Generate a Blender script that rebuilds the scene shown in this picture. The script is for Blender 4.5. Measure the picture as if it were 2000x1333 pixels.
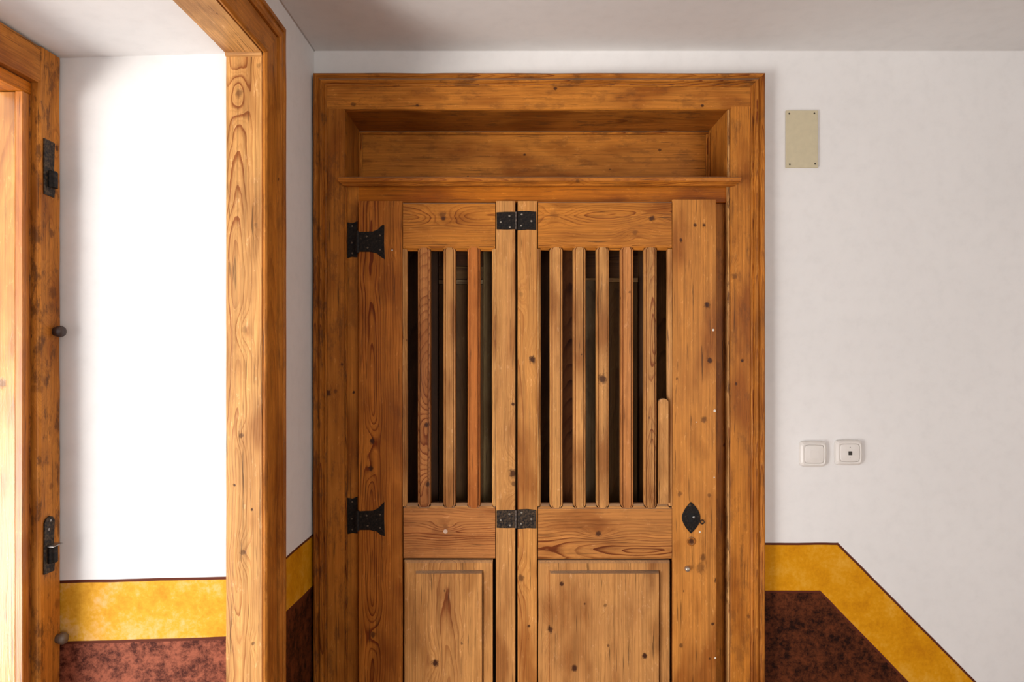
import bpy, math, random
from mathutils import Vector, noise

for o in list(bpy.data.objects):
    bpy.data.objects.remove(o)
S = bpy.context.scene
COL = S.collection
random.seed(7)

# ------------------------------------------------------------------ camera, world, lights, exposure
H = 1.62                 # camera height
F = 24.0/36.0*2000.0     # focal length in pixels of the 2000 px frame
cd = bpy.data.cameras.new('camera'); cam = bpy.data.objects.new('camera', cd); COL.objects.link(cam)
cd.lens = 24.0; cd.sensor_width = 36.0; cd.sensor_fit = 'HORIZONTAL'; cd.clip_start = 0.02
cam.location = (0, 0, H); cam.rotation_euler = (math.pi/2, 0, 0)
S.camera = cam
S.view_settings.view_transform = 'Standard'; S.view_settings.look = 'None'
S.view_settings.gamma = 1.0; S.view_settings.use_curve_mapping = False
S.view_settings.exposure = -0.43

W = bpy.data.worlds.new('world'); S.world = W; W.use_nodes = True
W.node_tree.nodes['Background'].inputs[0].default_value = (0.80, 0.90, 1.0, 1)
W.node_tree.nodes['Background'].inputs[1].default_value = 1.6

def area(name, loc, target, sx, sy, power, color):
    l = bpy.data.lights.new(name, 'AREA'); l.shape = 'RECTANGLE'; l.size = sx; l.size_y = sy
    l.energy = power; l.color = color
    o = bpy.data.objects.new(name, l); COL.objects.link(o); o.location = loc
    d = Vector(target)-Vector(loc); o.rotation_euler = d.to_track_quat('-Z', 'Z').to_euler()
    return o
# daylight of the open sky through the balcony window and an opening added in the left wall
area('window_daylight', (-4.6, -2.0, 2.5), (-0.4, 1.2, 1.5), 6.4, 2.8, 205, (1.0, 0.97, 0.95))
# light thrown up from the sunlit ground outside those openings
area('ground_daylight', (-3.7, -2.2, 0.2), (-0.2, 1.2, 2.2), 4.0, 1.2, 455, (1.0, 0.955, 0.90))
# added fill light in front of the opening made up in the rear wall
area('rear_fill_light', (1.6, -2.3, 1.5), (0.6, 2.0, 1.5), 1.4, 1.6, 46, (1.0, 0.94, 0.88))

# ------------------------------------------------------------------ node helpers
def sv(nt, sock, val):
    if isinstance(val, bpy.types.NodeSocket): nt.links.new(val, sock)
    else: sock.default_value = val
def M(nt, op, a, b=None, c=None, clamp=False):
    n = nt.nodes.new('ShaderNodeMath'); n.operation = op; n.use_clamp = clamp
    sv(nt, n.inputs[0], a)
    if b is not None: sv(nt, n.inputs[1], b)
    if c is not None: sv(nt, n.inputs[2], c)
    return n.outputs[0]
def comb(nt, x, y, z):
    n = nt.nodes.new('ShaderNodeCombineXYZ')
    sv(nt, n.inputs[0], x); sv(nt, n.inputs[1], y); sv(nt, n.inputs[2], z); return n.outputs[0]
def sep(nt, v):
    n = nt.nodes.new('ShaderNodeSeparateXYZ'); nt.links.new(v, n.inputs[0]); return n.outputs
def nz(nt, vec, scale=1.0, detail=2.0, rough=0.5):
    n = nt.nodes.new('ShaderNodeTexNoise'); nt.links.new(vec, n.inputs['Vector'])
    n.inputs['Scale'].default_value = scale; n.inputs['Detail'].default_value = detail
    n.inputs['Roughness'].default_value = rough; return n.outputs['Fac']
def vadd(nt, a, b):
    n = nt.nodes.new('ShaderNodeVectorMath'); n.operation = 'ADD'; sv(nt, n.inputs[0], a); sv(nt, n.inputs[1], b); return n.outputs[0]
def ramp(nt, fac, stops):
    n = nt.nodes.new('ShaderNodeValToRGB'); nt.links.new(fac, n.inputs[0]); e = n.color_ramp.elements
    while len(e) < len(stops): e.new(0.5)
    for el, (p, c) in zip(e, stops):
        el.position = p; el.color = c if len(c) == 4 else (*c, 1)
    return n.outputs[0]
def g(v): return (v, v, v, 1)
def mix(nt, fac, a, b, mode='MIX'):
    n = nt.nodes.new('ShaderNodeMix'); n.data_type = 'RGBA'; n.blend_type = mode
    sv(nt, n.inputs[0], fac); sv(nt, n.inputs[6], a); sv(nt, n.inputs[7], b); return n.outputs[2]
def mrange(nt, v, a, b, c=0.0, d=1.0):
    n = nt.nodes.new('ShaderNodeMapRange'); n.interpolation_type = 'SMOOTHSTEP'
    sv(nt, n.inputs[0], v)
    for i, x in enumerate((a, b, c, d)): n.inputs[i+1].default_value = x
    return n.outputs[0]

# ------------------------------------------------------------------ old pine
def make_pine_group():
    G = bpy.data.node_groups.new('pine_grain', 'ShaderNodeTree')
    for nm, tp in (('Vector', 'NodeSocketVector'), ('Seed', 'NodeSocketFloat'), ('U0', 'NodeSocketFloat'), ('D0', 'NodeSocketFloat'),
                   ('Slope', 'NodeSocketFloat'), ('Wob', 'NodeSocketFloat'), ('Freq', 'NodeSocketFloat'), ('Disp', 'NodeSocketFloat'),
                   ('Mask', 'NodeSocketFloat'), ('Strength', 'NodeSocketFloat'), ('Early', 'NodeSocketColor'), ('Late', 'NodeSocketColor'),
                   ('Grime', 'NodeSocketFloat')):
        G.interface.new_socket(nm, in_out='INPUT', socket_type=tp)
    G.interface.new_socket('Color', in_out='OUTPUT', socket_type='NodeSocketColor')
    G.interface.new_socket('Height', in_out='OUTPUT', socket_type='NodeSocketFloat')
    I = G.nodes.new('NodeGroupInput').outputs; O = G.nodes.new('NodeGroupOutput').inputs
    u, v, w = sep(G, I['Vector'])
    sd = comb(G, M(G, 'MULTIPLY', I['Seed'], 3.17), M(G, 'MULTIPLY', I['Seed'], 7.31), M(G, 'MULTIPLY', I['Seed'], 1.73))
    def nc(su, s_v, detail=2.0, off=0.0, rough=0.5):
        c = comb(G, M(G, 'MULTIPLY_ADD', u, su, off), M(G, 'MULTIPLY', v, s_v), M(G, 'MULTIPLY', w, su))
        return nz(G, vadd(G, c, sd), 1.0, detail, rough)
    n1 = nz(G, vadd(G, comb(G, 0.0, M(G, 'MULTIPLY', v, 2.3), 0.0), sd), 1.0, 1.5)
    d = M(G, 'ADD', M(G, 'ADD', I['D0'], M(G, 'MULTIPLY', I['Slope'], v)),
          M(G, 'ADD', M(G, 'MULTIPLY', I['Wob'], M(G, 'SUBTRACT', n1, 0.5)), w))
    n2 = nc(9, 3.2)
    up = M(G, 'ADD', M(G, 'SUBTRACT', u, I['U0']), M(G, 'MULTIPLY', 0.045, M(G, 'SUBTRACT', n2, 0.5)))
    r = M(G, 'SQRT', M(G, 'ADD', M(G, 'MULTIPLY', up, up), M(G, 'MULTIPLY', d, d)))
    n3 = nc(45, 13, 2.0)
    r = M(G, 'ADD', M(G, 'ADD', r, I['Disp']), M(G, 'MULTIPLY', 0.0055, M(G, 'SUBTRACT', n3, 0.5)))
    ph = M(G, 'MULTIPLY', r, I['Freq'])
    ring = M(G, 'FRACT', ph)
    wn = G.nodes.new('ShaderNodeTexWhiteNoise'); wn.noise_dimensions = '1D'
    G.links.new(M(G, 'ADD', M(G, 'FLOOR', ph), I['Seed']), wn.inputs['W'])
    late = ramp(G, ring, [(0.0, g(0.12)), (0.55, g(0.12)), (0.80, g(0.62)), (0.90, g(1.0)), (0.97, g(0.95)), (1.0, g(0.12))])
    fib = nc(620, 9, 2.0)
    fib2 = nc(150, 4, 2.0)
    fib3 = nc(330, 2.6, 3.0, 3.0, 0.6)
    fine = M(G, 'FRACT', M(G, 'MULTIPLY', M(G, 'ADD', r, M(G, 'MULTIPLY', fib2, 0.004)), M(G, 'MULTIPLY', I['Freq'], 2.6)))
    pat = nc(10, 3.5, 3.0, 5.0)
    pat2 = nc(34, 13, 6.0, 11.0, 0.72)
    zone = mrange(G, nc(14, 1.4, 1.0, 17.0), 0.36, 0.62, 0.45, 1.0)
    k = M(G, 'MULTIPLY', late, M(G, 'MULTIPLY_ADD', wn.outputs['Value'], 0.65, 0.40))
    k = M(G, 'MULTIPLY', k, M(G, 'MULTIPLY_ADD', fib, 0.9, 0.55))
    k = M(G, 'MULTIPLY', M(G, 'MULTIPLY', k, zone), I['Strength'], clamp=True)
    band = M(G, 'EXPONENT', M(G, 'MULTIPLY', M(G, 'MULTIPLY', up, up), -1.0/0.036**2))
    k = M(G, 'MULTIPLY', k, M(G, 'MULTIPLY_ADD', band, 0.85, 0.42), clamp=True)
    c = mix(G, k, I['Early'], I['Late'])
    tint = ramp(G, pat, [(0.32, (0.62, 0.50, 0.42)), (0.46, (1, 0.97, 0.95)), (0.56, (1.12, 1.10, 1.05)), (0.68, (0.78, 0.70, 0.62))])
    c = mix(G, 1.0, c, tint, 'MULTIPLY')
    ft = ramp(G, fib2, [(0.3, g(0.84)), (0.55, g(1.0)), (0.75, g(1.10))])
    c = mix(G, 1.0, c, ft, 'MULTIPLY')
    c = mix(G, 1.0, c, ramp(G, fib3, [(0.32, g(0.76)), (0.5, g(1.0)), (0.7, g(1.12))]), 'MULTIPLY')
    c = mix(G, M(G, 'MULTIPLY', mrange(G, fine, 0.45, 0.95), M(G, 'MULTIPLY', zone, 0.22)), c, I['Late'])
    # grime: irregular brown stains of the old boards
    gr = M(G, 'MULTIPLY', mrange(G, pat2, 0.50, 0.64), I['Grime'], clamp=True)
    c = mix(G, gr, c, (0.085, 0.032, 0.012, 1))
    worn = M(G, 'MULTIPLY', mrange(G, nc(95, 30, 6.0, 31.0, 0.75), 0.575, 0.68), 0.38)
    c = mix(G, worn, c, mix(G, 1.0, c, (1.7, 2.1, 3.2, 1), 'MULTIPLY'))
    crack = mrange(G, nc(210, 5.5, 3.0, 47.0, 0.6), 0.625, 0.69)
    c = mix(G, M(G, 'MULTIPLY', crack, 0.7), c, (0.05, 0.02, 0.008, 1))
    # scattered nail holes
    vo = G.nodes.new('ShaderNodeTexVoronoi'); vo.inputs['Scale'].default_value = 1.0
    G.links.new(vadd(G, comb(G, M(G, 'MULTIPLY', u, 17), M(G, 'MULTIPLY', v, 7), M(G, 'MULTIPLY', w, 17)), sd), vo.inputs['Vector'])
    cr = sep(G, vo.outputs['Color'])[0]
    sp = M(G, 'MULTIPLY', mrange(G, vo.outputs['Distance'], 0.016, 0.036, 1.0, 0.0), M(G, 'GREATER_THAN', cr, 0.55))
    c = mix(G, M(G, 'MULTIPLY', sp, 0.75), c, (0.05, 0.018, 0.008, 1))
    c = mix(G, I['Mask'], c, (0.055, 0.018, 0.008, 1))
    # dust lying on upward faces
    geo = G.nodes.new('ShaderNodeNewGeometry')
    up_ = sep(G, geo.outputs['Normal'])[2]
    dust = M(G, 'MULTIPLY', mrange(G, up_, 0.30, 0.80), 0.60)
    c = mix(G, dust, c, (0.27, 0.20, 0.14, 1))
    G.links.new(c, O['Color'])
    hgt = M(G, 'ADD', M(G, 'MULTIPLY', fib, 0.5), M(G, 'MULTIPLY', k, -0.8))
    hgt = M(G, 'ADD', hgt, M(G, 'MULTIPLY', I['Mask'], -1.0))
    G.links.new(hgt, O['Height'])
    return G
PINE = make_pine_group()

HONEY = ((0.56, 0.235, 0.055), (0.22, 0.060, 0.013))
LIGHT = ((0.64, 0.375, 0.195), (0.30, 0.115, 0.045))
PALE = ((0.58, 0.315, 0.155), (0.26, 0.090, 0.035))
PINK = ((0.54, 0.250, 0.115), (0.22, 0.062, 0.022))
ORANGE = ((0.58, 0.200, 0.022), (0.22, 0.055, 0.008))
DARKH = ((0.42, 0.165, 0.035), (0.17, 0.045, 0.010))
DULL = ((0.10, 0.058, 0.030), (0.04, 0.018, 0.010))

def wood(axes, seed, tone=HONEY, u0=0.0, d0=0.03, slope=0.05, wob=0.05, freq=130, strength=1.0, knots=(), grime=0.25, rough=0.42, size=1.0):
    """axes: which object axes are (across, along, into) the board, e.g. 'XZY'"""
    tone = ((tone[0][0]*0.90, tone[0][1]*0.80, tone[0][2]*0.52), (tone[1][0]*0.85, tone[1][1]*0.72, tone[1][2]*0.5))
    m = bpy.data.materials.new('old_pine'); m.use_nodes = True; nt = m.node_tree
    b = nt.nodes['Principled BSDF']
    tc = nt.nodes.new('ShaderNodeTexCoord')
    s = sep(nt, tc.outputs['Object']); ix = {'X': 0, 'Y': 1, 'Z': 2}
    u, v, w = (s[ix[a]] for a in axes)
    vec = comb(nt, u, v, w)
    disp = 0.0; mask = 0.0
    if knots:
        kn_ = nz(nt, comb(nt, M(nt, 'MULTIPLY', u, 150), M(nt, 'MULTIPLY', v, 120), float(seed)), 1.0, 4, 0.65)
        kf = M(nt, 'MULTIPLY_ADD', M(nt, 'SUBTRACT', kn_, 0.5), 1.9, 1.0)
    for (ku, kv, R, st) in knots:
        du = M(nt, 'SUBTRACT', u, ku); dv = M(nt, 'MULTIPLY', M(nt, 'SUBTRACT', v, kv), 0.85)
        d2 = M(nt, 'ADD', M(nt, 'MULTIPLY', du, du), M(nt, 'MULTIPLY', dv, dv))
        ds = M(nt, 'SQRT', d2)
        if R > 0.0035:
            dv2 = M(nt, 'MULTIPLY', M(nt, 'SUBTRACT', v, kv), 0.40)
            e2 = M(nt, 'ADD', M(nt, 'MULTIPLY', du, du), M(nt, 'MULTIPLY', dv2, dv2))
            e = M(nt, 'EXPONENT', M(nt, 'MULTIPLY', e2, -1.0/(2.2*R)**2))
            disp = M(nt, 'MULTIPLY_ADD', e, 2.2*R, disp)
        mk = M(nt, 'MULTIPLY', mrange(nt, M(nt, 'MULTIPLY', ds, kf), R*0.45, R*1.15, 1.0, 0.0), min(1.0, st*1.15))
        mask = M(nt, 'MAXIMUM', mk, mask)
    gn = nt.nodes.new('ShaderNodeGroup'); gn.node_tree = PINE
    for k_, val in (('Vector', vec), ('Seed', float(seed)), ('U0', u0), ('D0', d0), ('Slope', slope), ('Wob', wob), ('Freq', float(freq)),
                    ('Disp', disp), ('Mask', mask), ('Strength', strength), ('Early', (*tone[0], 1)), ('Late', (*tone[1], 1)), ('Grime', grime)):
        sv(nt, gn.inputs[k_], val)
    nt.links.new(gn.outputs['Color'], b.inputs['Base Color'])
    bp = nt.nodes.new('ShaderNodeBump'); bp.inputs['Strength'].default_value = 0.35; bp.inputs['Distance'].default_value = 0.0012
    nt.links.new(gn.outputs['Height'], bp.inputs['Height']); nt.links.new(bp.outputs[0], b.inputs['Normal'])
    b.inputs['Roughness'].default_value = rough
    b.inputs['Specular IOR Level'].default_value = 0.14 if rough > 0.4 else 0.4
    return m

def iron(name='black_iron', base=(0.004, 0.003, 0.003), spot=(0.022, 0.014, 0.009), rough=0.5):
    m = bpy.data.materials.new(name); m.use_nodes = True; nt = m.node_tree; b = nt.nodes['Principled BSDF']
    tc = nt.nodes.new('ShaderNodeTexCoord')
    n = nz(nt, tc.outputs['Object'], 160, 4, 0.6)
    c = ramp(nt, n, [(0.42, (*base, 1)), (0.66, (*spot, 1)), (0.82, (0.12, 0.09, 0.06, 1))])
    nt.links.new(c, b.inputs['Base Color'])
    b.inputs['Specular IOR Level'].default_value = 0.25
    b.inputs['Roughness'].default_value = rough; b.inputs['Metallic'].default_value = 0.25
    bp = nt.nodes.new('ShaderNodeBump'); bp.inputs['Strength'].default_value = 0.5; bp.inputs['Distance'].default_value = 0.001
    nt.links.new(n, bp.inputs['Height']); nt.links.new(bp.outputs[0], b.inputs['Normal'])
    return m
IRON = iron(); IRON2 = iron('worn_iron', (0.010, 0.008, 0.008), (0.09, 0.055, 0.03))
def plain(name, col, rough=0.5, metal=0.0, bump=0.0, var=0.06):
    m = bpy.data.materials.new(name); m.use_nodes = True; nt = m.node_tree; b = nt.nodes['Principled BSDF']
    tc = nt.nodes.new('ShaderNodeTexCoord'); n = nz(nt, tc.outputs['Object'], 60, 3)
    c = ramp(nt, n, [(0.3, tuple(x*(1-var) for x in col)), (0.7, tuple(min(1, x*(1+var)) for x in col))])
    nt.links.new(c, b.inputs['Base Color']); b.inputs['Roughness'].default_value = rough; b.inputs['Metallic'].default_value = metal
    return m

# ------------------------------------------------------------------ painted plaster
YEL = (0.66, 0.28, 0.003); LINE = (0.10, 0.022, 0.010)
def plaster(name, upper=None, lower=None, brown=((0.012, 0.0024, 0.0008), (0.125, 0.031, 0.009)), yel=YEL, base=(0.80, 0.785, 0.775)):
    """upper/lower: (z at s=0, axis, slope, knee) describing the border lines of the painted dado"""
    m = bpy.data.materials.new(name); m.use_nodes = True; nt = m.node_tree; b = nt.nodes['Principled BSDF']
    geo = nt.nodes.new('ShaderNodeNewGeometry'); P = geo.outputs['Position']; X, Y, Z = sep(nt, P)
    big = nz(nt, P, 2.3, 3); fine = nz(nt, P, 26, 4, 0.6)
    c = ramp(nt, big, [(0.3, tuple(x*0.965 for x in base)), (0.7, tuple(min(1, x*1.02) for x in base))])
    c = mix(nt, 1.0, c, ramp(nt, fine, [(0.2, g(0.95)), (0.5, g(1.0)), (0.8, g(1.02))]), 'MULTIPLY')
    # small scuffs
    sc = mrange(nt, nz(nt, vadd(nt, P, (5.0, 1.0, 2.0)), 34, 5, 0.7), 0.70, 0.78)
    c = mix(nt, M(nt, 'MULTIPLY', sc, 0.16), c, (0.30, 0.25, 0.22, 1))
    if upper:
        wob = M(nt, 'MULTIPLY', M(nt, 'SUBTRACT', nz(nt, P, 9, 2), 0.5), 0.004)
        def line(spec):
            z0, ax, sl, knee = spec
            s = {'X': X, 'Y': Y}[ax]
            t = M(nt, 'SUBTRACT', s, knee)
            if ax == 'X': t = M(nt, 'MAXIMUM', t, 0.0)
            return M(nt, 'ADD', M(nt, 'MULTIPLY_ADD', t, sl, z0), wob)
        zu, zl = line(upper), line(lower)
        du = M(nt, 'SUBTRACT', Z, zu); dl = M(nt, 'SUBTRACT', Z, zl)
        e = 0.0012
        isd = mrange(nt, du, -e, e, 1.0, 0.0)      # inside the dado
        isb = mrange(nt, dl, -e, e, 1.0, 0.0)      # inside the brown field
        yn = nz(nt, P, 15, 6, 0.68); yn2 = nz(nt, P, 90, 3, 0.7); yn3 = nz(nt, vadd(nt, P, (3, 3, 3)), 6, 2)
        yc = ramp(nt, M(nt, 'ADD', M(nt, 'MULTIPLY', yn, 0.5), M(nt, 'MULTIPLY', M(nt, 'ADD', yn2, yn3), 0.25)),
                  [(0.38, (yel[0]*0.80, yel[1]*0.70, yel[2]*0.5)), (0.50, yel), (0.62, (min(1, yel[0]*1.1), yel[1]*1.3, yel[2]*6+0.02))])
        bn = nz(nt, P, 17, 8, 0.75); bn2 = nz(nt, vadd(nt, P, (9, 0, 4)), 70, 6, 0.8)
        bc = ramp(nt, M(nt, 'ADD', M(nt, 'MULTIPLY', bn, 0.5), M(nt, 'MULTIPLY', bn2, 0.5)), [(0.44, brown[0]), (0.505, tuple((a+q)/2 for a, q in zip(*brown))), (0.57, brown[1])])
        dc = mix(nt, isb, yc, bc)
        lw = 0.0034
        def stroke(dd):
            return mrange(nt, M(nt, 'ABSOLUTE', dd), lw-0.001, lw+0.001, 1.0, 0.0)
        c = mix(nt, isd, c, dc)
        slu = upper[2] if upper[1] == 'X' else 0
        if upper[1] == 'X':      # the lines keep their width where they run down at 45 degrees
            du = M(nt, 'MULTIPLY', du, M(nt, 'SUBTRACT', 1.0, M(nt, 'MULTIPLY', M(nt, 'GREATER_THAN', X, upper[3]), 0.29)))
            dl = M(nt, 'MULTIPLY', dl, M(nt, 'SUBTRACT', 1.0, M(nt, 'MULTIPLY', M(nt, 'GREATER_THAN', X, lower[3]), 0.29)))
        c = mix(nt, stroke(du), c, (*LINE, 1)); c = mix(nt, stroke(dl), c, (*LINE, 1))
    nt.links.new(c, b.inputs['Base Color']); b.inputs['Roughness'].default_value = 0.62
    b.inputs['Specular IOR Level'].default_value = 0.12
    bp = nt.nodes.new('ShaderNodeBump'); bp.inputs['Strength'].default_value = 0.35; bp.inputs['Distance'].default_value = 0.006
    h = M(nt, 'ADD', nz(nt, P, 5, 3, 0.45), M(nt, 'MULTIPLY', fine, 0.06))
    nt.links.new(h, bp.inputs['Height']); nt.links.new(bp.outputs[0], b.inputs['Normal'])
    return m

# ------------------------------------------------------------------ mesh helpers
def link(name, verts, faces, mat, parent=None, origin=None, smooth=False):
    if origin is None:
        n = len(verts); origin = Vector((sum(p[0] for p in verts)/n, sum(p[1] for p in verts)/n, sum(p[2] for p in verts)/n))
    origin = Vector(origin)
    me = bpy.data.meshes.new(name)
    me.from_pydata([tuple(Vector(p)-origin) for p in verts], [], faces); me.update()
    if smooth:
        for p in me.polygons: p.use_smooth = True
    o = bpy.data.objects.new(name, me); COL.objects.link(o)
    for m in (mat if isinstance(mat, (list, tuple)) else [mat]): me.materials.append(m)
    o['_w'] = list(origin)
    if parent is not None:
        o.parent = parent; o.location = origin - Vector(parent['_w'])
    else: o.location = origin
    import bmesh
    bm = bmesh.new(); bm.from_mesh(me); bmesh.ops.recalc_face_normals(bm, faces=bm.faces); bm.to_mesh(me); bm.free()
    return o
def empty(name, loc, label, cat, kind=None, group=None):
    o = bpy.data.objects.new(name, None); COL.objects.link(o); o.location = loc; o['_w'] = list(loc); o.empty_display_size = 0.05
    return tag(o, label, cat, kind, group)
def tag(o, label, cat, kind=None, group=None):
    o['label'] = label; o['category'] = cat
    if kind: o['kind'] = kind
    if group: o['group'] = group
    return o

AX = {'X': 0, 'Y': 1, 'Z': 2}
def extrude(name, prof, axis, a, b, mat, parent=None, amp=0.0004, seg=0.035, seed=0.0, smooth=False):
    """prof: closed list of 2D points in the two other axes (order X,Y,Z minus axis). a, b: numbers or functions of the profile point (mitres)."""
    oth = [i for i in range(3) if i != AX[axis]]
    fa = a if callable(a) else (lambda p: a); fb = b if callable(b) else (lambda p: b)
    L = abs(fb(prof[0])-fa(prof[0])); N = max(1, int(L/seg)) if amp > 0 else 1
    vs, fs = [], []; n = len(prof)
    cx = sum(p[0] for p in prof)/n; cy = sum(p[1] for p in prof)/n
    for i in range(N+1):
        t = i/N
        for p in prof:
            c = fa(p)*(1-t)+fb(p)*t
            q = [0, 0, 0]; q[AX[axis]] = c; q[oth[0]] = p[0]; q[oth[1]] = p[1]
            if amp > 0:
                s0 = 1 if p[0] > cx else -1; s1 = 1 if p[1] > cy else -1
                q[oth[0]] += amp*noise.noise(Vector((c*9+seed*3.1, s0*5.3, seed)))*1.6 + amp*0.6*noise.noise(Vector((c*45+seed, s0*9.1, s1)))
                q[oth[1]] += amp*noise.noise(Vector((c*8-seed*2.3, s1*7.7, seed+9)))*1.2
            vs.append(q)
    for i in range(N):
        for j in range(n):
            k = (j+1) % n
            fs.append((i*n+j, i*n+k, (i+1)*n+k, (i+1)*n+j))
    fs.append(tuple(range(n-1, -1, -1))); fs.append(tuple(N*n+j for j in range(n)))
    return link(name, vs, fs, mat, parent, smooth=smooth)

def crect(a0, a1, b0, b1, c=0.0018):
    """chamfered rectangle profile"""
    return [(a0+c, b0), (a1-c, b0), (a1, b0+c), (a1, b1-c), (a1-c, b1), (a0+c, b1), (a0, b1-c), (a0, b0+c)]
def X_(px, Y): return (px-1000.0)*Y/F
def Z_(py, Y): return H-(py-666.5)*Y/F

_seed = [1.0]
def nseed(): _seed[0] += 1.37; return _seed[0]

def vboard(name, px0, px1, py0, py1, yf, yb, parent, cham=0.0022, amp=0.0004, knots=(), **kw):
    """upright board of the back wall: left/right/top/bottom as they measure on the plane y = yf (py1 None: to the floor)"""
    x0, x1, z1 = X_(px0, yf), X_(px1, yf), Z_(py0, yf); z0 = 0.004 if py1 is None else Z_(py1, yf)
    sd = nseed(); ctr = ((x0+x1)/2, (z0+z1)/2)
    kn = [(X_(kx, yf)-ctr[0], Z_(ky, yf)-ctr[1], R*yf/F, st) for kx, ky, R, st in knots]
    m = wood('XZY', sd, knots=kn, **kw)
    return extrude(name, crect(x0, x1, yf, yb, cham), 'Z', z0, z1, m, parent, amp=amp, seed=sd)
def hboard(name, px0, px1, py0, py1, yf, yb, parent, cham=0.0022, amp=0.0004, knots=(), **kw):
    x0, x1, z1, z0 = X_(px0, yf), X_(px1, yf), Z_(py0, yf), Z_(py1, yf)
    sd = nseed(); ctr = ((x0+x1)/2, (z0+z1)/2)
    kn = [(Z_(ky, yf)-ctr[1], X_(kx, yf)-ctr[0], R*yf/F, st) for kx, ky, R, st in knots]
    m = wood('ZXY', sd, knots=kn, **kw)
    return extrude(name, [(q[0], q[1]) for q in crect(yf, yb, z0, z1, cham)], 'X', x0, x1, m, parent, amp=amp, seed=sd)

def boxmesh(name, x0, x1, y0, y1, z0, z1, mat, parent=None, bev=0.0, segs=2):
    import bmesh
    bm = bmesh.new(); bmesh.ops.create_cube(bm, size=1.0)
    for v in bm.verts: v.co = Vector((v.co.x*(x1-x0), v.co.y*(y1-y0), v.co.z*(z1-z0)))
    if bev > 0: bmesh.ops.bevel(bm, geom=list(bm.edges), offset=bev, segments=segs, profile=0.5, affect='EDGES')
    me = bpy.data.meshes.new(name); bm.to_mesh(me); bm.free(); me.materials.append(mat)
    o = bpy.data.objects.new(name, me); COL.objects.link(o); org = Vector(((x0+x1)/2, (y0+y1)/2, (z0+z1)/2)); o['_w'] = list(org)
    if parent is not None: o.parent = parent; o.location = org-Vector(parent['_w'])
    else: o.location = org
    return o

def plate(name, pts, yf, yb, mat, parent, inset=0.0006):
    """flat metal plate with outline pts (x,z), front at yf"""
    n = len(pts); cx = sum(p[0] for p in pts)/n; cz = sum(p[1] for p in pts)/n
    vs = [(x, yb, z) for x, z in pts] + [(x, yf+inset, z) for x, z in pts] + [(x+(cx-x)*0.03, yf, z+(cz-z)*0.03) for x, z in pts]
    fs = [tuple(range(n)), tuple(range(3*n-1, 2*n-1, -1))]
    for r in range(2):
        for j in range(n):
            k = (j+1) % n; fs.append((r*n+j, r*n+k, (r+1)*n+k, (r+1)*n+j))
    return link(name, vs, fs, mat, parent)
def stud(name, x, y, z, r, mat, parent, h=0.0022, axis='Y', sgn=-1, prof=None):
    """domed round head standing on a face at y (axis Y, towards the camera) or x (axis X)"""
    prof = prof or [(0.0, 1.0), (0.35, 0.97), (0.7, 0.8), (0.92, 0.45), (1.0, 0.0)]
    n = 16; vs = []; fs = []
    for (h_, r_) in [(0.0, 1.0), (0.35, 0.95), (0.7, 0.72), (0.93, 0.38), (1.0, 0.0)] if prof is None else [(p[1] if False else q[0], q[1]) for q, p in zip([(0.0, 1.0), (0.35, 0.95), (0.7, 0.72), (0.93, 0.38), (1.0, 0.02)], prof)]:
        for i in range(n):
            a = 2*math.pi*i/n
            if axis == 'Y': vs.append((x+r*r_*math.cos(a), y+sgn*h*h_, z+r*r_*math.sin(a)))
            else: vs.append((x+sgn*h*h_, y+r*r_*math.cos(a), z+r*r_*math.sin(a)))
    for q in range(4):
        for i in range(n):
            k = (i+1) % n; fs.append((q*n+i, q*n+k, (q+1)*n+k, (q+1)*n+i))
    fs.append(tuple(range(n))); fs.append(tuple(4*n+i for i in range(n)))
    return link(name, vs, fs, mat, parent, smooth=False)
def lathe(name, base, axis, prof, mat, parent, n=24):
    """prof: (height along axis, radius); axis 'X' (+x) or 'Y' (-y)"""
    vs, fs = [], []
    for h_, r_ in prof:
        for i in range(n):
            a = 2*math.pi*i/n; c, s_ = r_*math.cos(a), r_*math.sin(a)
            vs.append((base[0]+h_, base[1]+c, base[2]+s_) if axis == 'X' else (base[0]+c, base[1]-h_, base[2]+s_))
    for q in range(len(prof)-1):
        for i in range(n):
            k = (i+1) % n; fs.append((q*n+i, q*n+k, (q+1)*n+k, (q+1)*n+i))
    fs.append(tuple(range(n))); fs.append(tuple((len(prof)-1)*n+i for i in range(n)))
    return link(name, vs, fs, mat, parent, smooth=True)

# ------------------------------------------------------------------ the room
YW = 2.0          # back wall plane
XL = -0.579       # left wall plane
ZC = H + 567*1.5e-3   # ceiling
XR, YR = 2.9, -2.6

WHITE_BACK = plaster('painted_back_wall', (H-0.5945, 'X', -1.007, 0.954), (H-0.7350, 'X', -1.03, 0.9015))
WHITE_LEFT = plaster('painted_left_wall', (H-0.5570, 'Y', -0.031, 1.754), (H-0.6980, 'Y', -0.078, 1.762), yel=(0.60, 0.26, 0.004))
WHITE_JAMB = plaster('painted_niche', (H-0.5455, 'Y', 0.0, 0.0), (H-0.6840, 'Y', 0.0, 0.0), brown=((0.055, 0.011, 0.006), (0.30, 0.085, 0.045)), yel=(0.68, 0.34, 0.025))
WHITE = plaster('white_plaster')
CEIL = plaster('ceiling_plaster', base=(0.78, 0.765, 0.75))

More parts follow.
